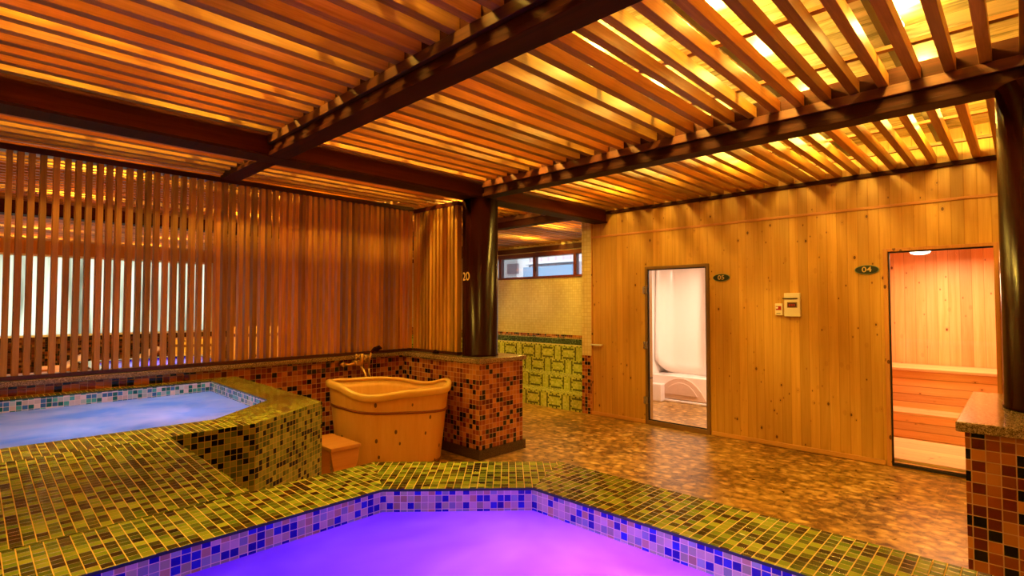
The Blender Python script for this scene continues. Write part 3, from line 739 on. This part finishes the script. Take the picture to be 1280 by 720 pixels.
# ------------------------------------------------------------------ wooden tub
RIM = [(-180,.815),(-150,.80),(-138,.735),(-120,.695),(-105,.70),(-90,.72),(-60,.715),(-35,.705),(-15,.74),(0,.755),(17,.735),(35,.70),(50,.70),(75,.75),(97,.77),(120,.775),(150,.795),(180,.815)]
def rimz(t):
    for (a, za), (b, zb) in zip(RIM, RIM[1:]):
        if a <= t <= b:
            s = (t-a)/(b-a); s = s*s*(3-2*s); return za+(zb-za)*s
def make_tub(label, loc, rot, group=None):
    r = thing('wooden_bathtub', label, 'bathtub', loc); r.rotation_euler = (0, 0, rot)
    if group: r['group'] = group
    N = 72; A, B = .575, .345
    T = [-180+360*k/N for k in range(N)]
    zs = [rimz(t) for t in T]
    for _ in range(3): zs = [(zs[k-1]+2*zs[k]+zs[(k+1) % N])/4 for k in range(N)]
    def ringf(sc, zf, off=0):
        out = []
        for k, t in enumerate(T):
            a = math.radians(t); e = .92
            cx = math.copysign(abs(math.cos(a))**e, math.cos(a)); sy = math.copysign(abs(math.sin(a))**e, math.sin(a))
            out.append(((A*sc+off)*cx, (B*sc+off)*sy, zf(zs[k])))
        return out
    def sc_at(f): return .83 + .15*f
    body = MB(); R = []
    for f in [0, .1, .25, .4, .55, .7, .85, .95]: R.append(ringf(sc_at(f), lambda z, f=f: z*f*.97))
    R.append(ringf(sc_at(.95), lambda z: z-.02, -.012))
    for f in [.9, .6, .3, .12]: R.append(ringf(sc_at(f), lambda z, f=f: max(.05, z*f), -.028))
    body.ring(R, cap0=True, cap1=True); body.build('tub_body', M['tub'], r)
    rim = MB(); prof = [(-.034, -.01), (-.036, .006), (-.028, .016), (-.01, .02), (.014, .018), (.03, .008), (.034, -.008), (.032, -.04), (.022, -.06), (.004, -.066), (-.012, -.05), (-.014, -.02)]
    R = [ringf(.985, lambda z, dz=dz: z+dz, off) for off, dz in [(a*.72, b*.8) for a, b in prof]]; R.append(R[0])
    rim.ring(R, cap0=False, cap1=False); rim.build('rim', M['tub_rim'], r)
    for z0, zr in ((.0, .025), (.60, .022)):
        hp = MB()
        if z0: fz = lambda z: .53 + (z-.70)*.3
        else: fz = lambda z: .022
        f = .76 if z0 else .03
        R = [ringf(sc_at(f), lambda z, d=d: fz(z)+d, o_) for o_, d in ((-.004, -zr/2), (.008, -zr/2), (.010, 0), (.008, zr/2), (-.004, zr/2))]; R.append(R[0])
        if z0: R = [[(x, y, z - .045*x/A) for x, y, z in q_] for q_ in R]
        hp.ring(R, cap0=False, cap1=False); hp.build('hoop', M['hoop'], r)
    return r
tub = make_tub('curved oval wooden bathtub with flared rim beside the central pedestal', (2.84, 4.33, 0), -.3)

# step stool
st = thing('step_stool', 'small pine step stool between the upper pool and the wooden tub', 'stool', (2.1, 4.05, 0))
ZT = .40; sx0, sx1, sy0, sy1 = 1.975, 2.225, 3.82, 4.29
top = MB().box(sx0, sx1, sy0, sy1, ZT-.03, ZT); rel(st, top, 'seat', M['stool'], bevel=.004)
def stool_leg(y0, y1):
    pts = [(sx0+.035, 0), (sx1-.035, 0), (sx1-.035, .21), (sx1-.018, .27), (sx1-.003, ZT-.031), (sx0+.003, ZT-.031), (sx0+.018, .27), (sx0+.035, .21)]
    a = [(x, y0, z) for x, z in pts]; b_ = [(x, y1, z) for x, z in pts]
    m = MB().ring([a, b_], smooth=False); return rel(st, m, 'leg', M['stool'], bevel=.003)
# profile seen on the side facing the camera: legs are boards at both x ends and front apron
def leg_board(x0, x1):
    pts = [(sy0+.06, 0), (sy1-.06, 0), (sy1-.06, .2), (sy1-.03, .27), (sy1-.01, ZT-.031), (sy0+.01, ZT-.031), (sy0+.03, .27), (sy0+.06, .2)]
    a = [(x0, y, z) for y, z in pts]; b_ = [(x1, y, z) for y, z in pts]
    return rel(st, MB().ring([a, b_], smooth=False), 'leg', M['stool'], bevel=.003)
stool_leg(sy0+.012, sy0+.04); stool_leg(sy1-.04, sy1-.012)

# ------------------------------------------------------------------ wall mixer and hand shower
fa = thing('bath_mixer', 'brass wall mixer with cross handles on the low wall behind the wooden tub', 'faucet', (2.84, 5.045, .9))
yw = 5.08
m = MB(); m.tube([(2.73, yw, .885), (2.73, 5.02, .885)], [.03, .02], 16); m.tube([(2.73, 5.02, .885), (2.76, 4.99, .885), (2.90, 4.99, .90)], .013, 12)
rel(fa, m, 'supply_pipe', M['brass'])
m = MB(); m.tube([(2.86, yw, .895), (2.86, 4.95, .895)], [.03, .024], 16); m.tube([(2.90, 4.97, .85), (2.90, 4.97, .99)], .019, 14); m.tube([(2.82, 4.97, .90), (2.955, 4.97, .90)], .018, 14)
rel(fa, m, 'mixer_body', M['brass'])
for hx, hz in ((2.835, .955), (2.935, .935)):
    m = MB(); m.tube([(hx, 4.97, hz-.03), (hx, 4.95, hz+.025)], .012, 10)
    for a in range(4):
        c_, s2 = math.cos(a*PI/2+.6), math.sin(a*PI/2+.6)
        m.tube([(hx, 4.945, hz+.01), (hx+.032*c_, 4.945, hz+.01+.032*s2)], [.006, .009], 8)
    rel(fa, m, 'cross_handle', M['brass'])
m = MB(); m.tube([(2.885, 4.96, .86), (2.885, 4.93, .84), (2.885, 4.88, .80), (2.885, 4.80, .66)], .013, 12); rel(fa, m, 'spout', M['brass'])
sh = thing('hand_shower', 'brass hand shower on a hose beside the bath mixer', 'shower', (3.0, 5.0, .9))
m = MB(); m.tube([(2.99, yw, .89), (2.99, 4.99, .90)], [.022, .016], 12); rel(sh, m, 'holder', M['brass'])
m = MB(); m.tube([(2.985, 4.975, .84), (2.99, 4.972, .93), (3.01, 4.965, 1.0)], [.010, .012, .011], 12); rel(sh, m, 'handle', M['brass'])
m = MB(); m.tube([(3.005, 4.966, .995), (3.03, 4.955, 1.03), (3.075, 4.93, 1.035), (3.08, 4.925, 1.022)], [.012, .02, .038, .036], 16); rel(sh, m, 'shower_head', M['column'])
m = MB(); m.tube([(2.985, 4.975, .84), (2.98, 4.96, .78), (2.985, 4.92, .72), (3.02, 4.88, .66), (3.03, 4.78, .62)], .009, 10); rel(sh, m, 'hose', M['brass'])

# towel knob on the pedestal ledge
o = MB().lathe(3.72, 4.62, [(.01, .9715), (.035, .972), (.038, .985), (.03, .998), (.012, 1.01)], 16).build('dark_stopper', M['column'])
o.location = (-.13, -.0, 0); tag(o, 'small dark stopper lying on the granite cap by the column', 'stopper')

# ------------------------------------------------------------------ signs and controls on the pine wall
def sign(txt, y, z, hw, hh, label):
    r = thing('number_sign', label, 'sign', (XW, y, z))
    def disc(a, b, x0, x1):
        n = 40; return MB().ring([[(x, a*math.cos(2*PI*k/n), b*math.sin(2*PI*k/n)) for k in range(n)] for x in (x0, x1)])
    disc(hw, hh, -.001, -.010).build('rim', M['sign_rim'], r)
    disc(hw*.93, hh*.88, -.0101, -.012).build('plate', M['sign'], r)
    me = text_mesh(txt, hh*1.62)
    for v in me.vertices: v.co = (-.0135, -v.co.x*1.15, v.co.y)
    link_mesh('number', me, M['gold'], r)
sign('05', 2.477, 1.81, .098, .043, 'black oval sign reading 05 to the right of the glass door')
sign('04', 1.073, 1.836, .100, .044, 'black oval sign reading 04 to the left of the sauna doorway')
cb = thing('breaker_box', 'larger cream breaker box with dark window on the pine wall', 'control box', (XW, 1.728, 1.50))
MB().box(-.045, -.001, -.076, .076, -.122, .122).build('box', M['plastic'], cb, bevel=.005)
MB().box(-.052, -.0455, -.055, .09, .058, .072).build('hood', M['dark_plastic'], cb, bevel=.002)
MB().box(-.048, -.0455, -.05, .045, -.03, .028).build('window_plate', M['aluminium'], cb)
m = MB().box(-.052, -.0485, -.042, .036, -.022, .018)
m.build('breaker', M['dark_plastic'], cb)
m = MB()
for k in range(3): m.box(-.058, -.0525, -.03+k*.022, -.016+k*.022, -.012, .006)
m.build('breaker_switch', M['red_led'], cb)
tc = thing('thermostat', 'smaller cream thermostat left of the breaker box', 'thermostat', (XW, 1.862, 1.452))
MB().box(-.03, 0, -.036, .036, -.062, .062).build('box', M['plastic'], tc, bevel=.004)
MB().box(-.033, -.0305, -.027, .027, -.008, .034).build('display', M['red_led'], tc)
m = MB().lathe(0, 0, [(.004, 0), (.011, .001), (.011, .007), (.006, .009)], 16); m.v = [(-.0335-c, a+.014, b+.016) for a, b, c in m.v]
m.build('dial', M['white_knob'], tc)
MB().box(-.032, -.0305, -.018, .022, -.046, -.04).build('label_strip', M['dark_plastic'], tc)
hb = MB(); hb.tube([(XW-.002, 4.27, .955), (XW-.03, 4.27, .955), (XW-.035, 4.26, .955), (XW-.035, 4.12, .955), (XW-.03, 4.11, .955), (XW-.002, 4.11, .955)], .011, 10)
tag(hb.build('towel_bar', M['white_paint']), 'short white bar on the far left end of the pine wall', 'towel bar')

# ------------------------------------------------------------------ things in the hall, through the screen
hp = pool('added pool standing in for a violet reflection behind the screen', [(1.0, 7.0), (2.4, 7.0), (2.4, 8.4), (1.0, 8.4)], [(1.12, 7.12), (2.28, 7.12), (2.28, 8.28), (1.12, 8.28)], .80, .775, M['brown_dark'], M['blue'], M['water_lit_violet'], depth=.4)  # added pool, its violet water stands in for a reflected glow
pt((1.7, 7.7, .55), 12, (.25, .05, 1));  # lamp added inside that pool to make it glow
def lounger(loc, label):
    r = thing('wooden_lounger', label, 'lounger', loc)
    m = MB()
    for k in range(9): m.box(-.8, .55, -.34+k*.078, -.34+k*.078+.062, .36, .385)
    m.build('seat', M['stool'], r)
    m = MB()
    for k in range(9):
        y = -.34+k*.078; m.face([(.55, y, .375), (.55, y+.062, .375), (1.0, y+.062, .66), (1.0, y, .66)]); m.face([(.55, y, .35), (.55, y+.062, .35), (1.0, y+.062, .635), (1.0, y, .635)])
    m.build('backrest', M['stool'], r)
    MB().box(-.82, .95, -.37, -.345, .27, .35).box(-.82, .95, .345, .37, .27, .35).box(-.82, -.8, -.345, .345, .27, .35).build('frame', M['stool'], r)
    for a in (-.78, .6):
        for b_ in (-.34, .30): MB().box(a, a+.05, b_, b_+.04, 0, .269).build('leg', M['stool'], r)
lounger((.45, 11.4, 0), 'wooden lounger in the hall, left of the pair behind the screen')
lounger((1.75, 12.5, 0), 'wooden lounger in the hall, right of the pair behind the screen')
def barrel(x, y, h, r0, label):
    t_ = thing('wooden_barrel_tub', label, 'barrel tub', (x, y, 0))
    MB().lathe(0, 0, [(r0*.9, 0), (r0, h), (r0-.03, h), (r0*.9-.03, .05), (.01, .05)], 32).build('tub_body', M['tub'], t_)
    for z in (.12, h*.55, h-.1):
        rr = r0*(.9+.1*z/h); MB().ring([[((rr+o_)*math.cos(2*PI*k/32), (rr+o_)*math.sin(2*PI*k/32), z+d) for k in range(32)] for o_, d in ((.001, -.02), (.01, -.02), (.01, .02), (.001, .02), (.001, -.02))], cap0=False, cap1=False).build('hoop', M['hoop'], t_)
barrel(2.95, 8.0, 1.18, .34, 'tall wooden barrel tub in the hall behind the screen')
barrel(2.75, 9.9, .95, .4, 'lower wooden barrel tub farther back in the hall')

# ------------------------------------------------------------------ lamps in cabins
def area(loc, size, e, col, rot=(0, 0, 0), name='room_light'):
    l = bpy.data.lights.new(name, 'AREA'); l.energy = e; l.color = col; l.size = size
    o = bpy.data.objects.new(name, l); COL.objects.link(o); o.location = loc; o.rotation_euler = rot; return o
area((7.2, .6, 2.04), .3, 50, (1, .52, .25))
sl = thing('steam_room_lamp', 'flat ceiling lamp inside the white steam room', 'lamp', (7.2, 3.0, 2.22))
MB().lathe(0, 0, [(.12, 0), (.12, -.03), (.1, -.04), (.01, -.042)], 24).build('lamp_shade', M['lamp_white'], sl)
area((7.2, 3.0, 2.17), .2, 56, (1, .70, .52))

# ------------------------------------------------------------------ world and colour management
W = bpy.data.worlds.new('sky'); C.world = W; W.use_nodes = True; nt = W.node_tree; nt.nodes.clear()
o = nt.nodes.new('ShaderNodeOutputWorld'); bg = nt.nodes.new('ShaderNodeBackground'); bg.inputs[0].default_value = (.85, .93, 1, 1); bg.inputs[1].default_value = 1.9
nt.links.new(bg.outputs[0], o.inputs[0])
C.view_settings.view_transform = 'Standard'; C.view_settings.look = 'None'; C.view_settings.exposure = -0.1; C.view_settings.gamma = 1
C.view_settings.use_curve_mapping = False
cy = C.cycles
cy.max_bounces = 7; cy.diffuse_bounces = 4; cy.glossy_bounces = 3; cy.transmission_bounces = 4; cy.transparent_max_bounces = 8
cy.sample_clamp_indirect = 6; cy.caustics_reflective = False; cy.caustics_refractive = False
try:
    cy.use_denoising = True; cy.denoiser = 'OPENIMAGEDENOISE'
except Exception: pass
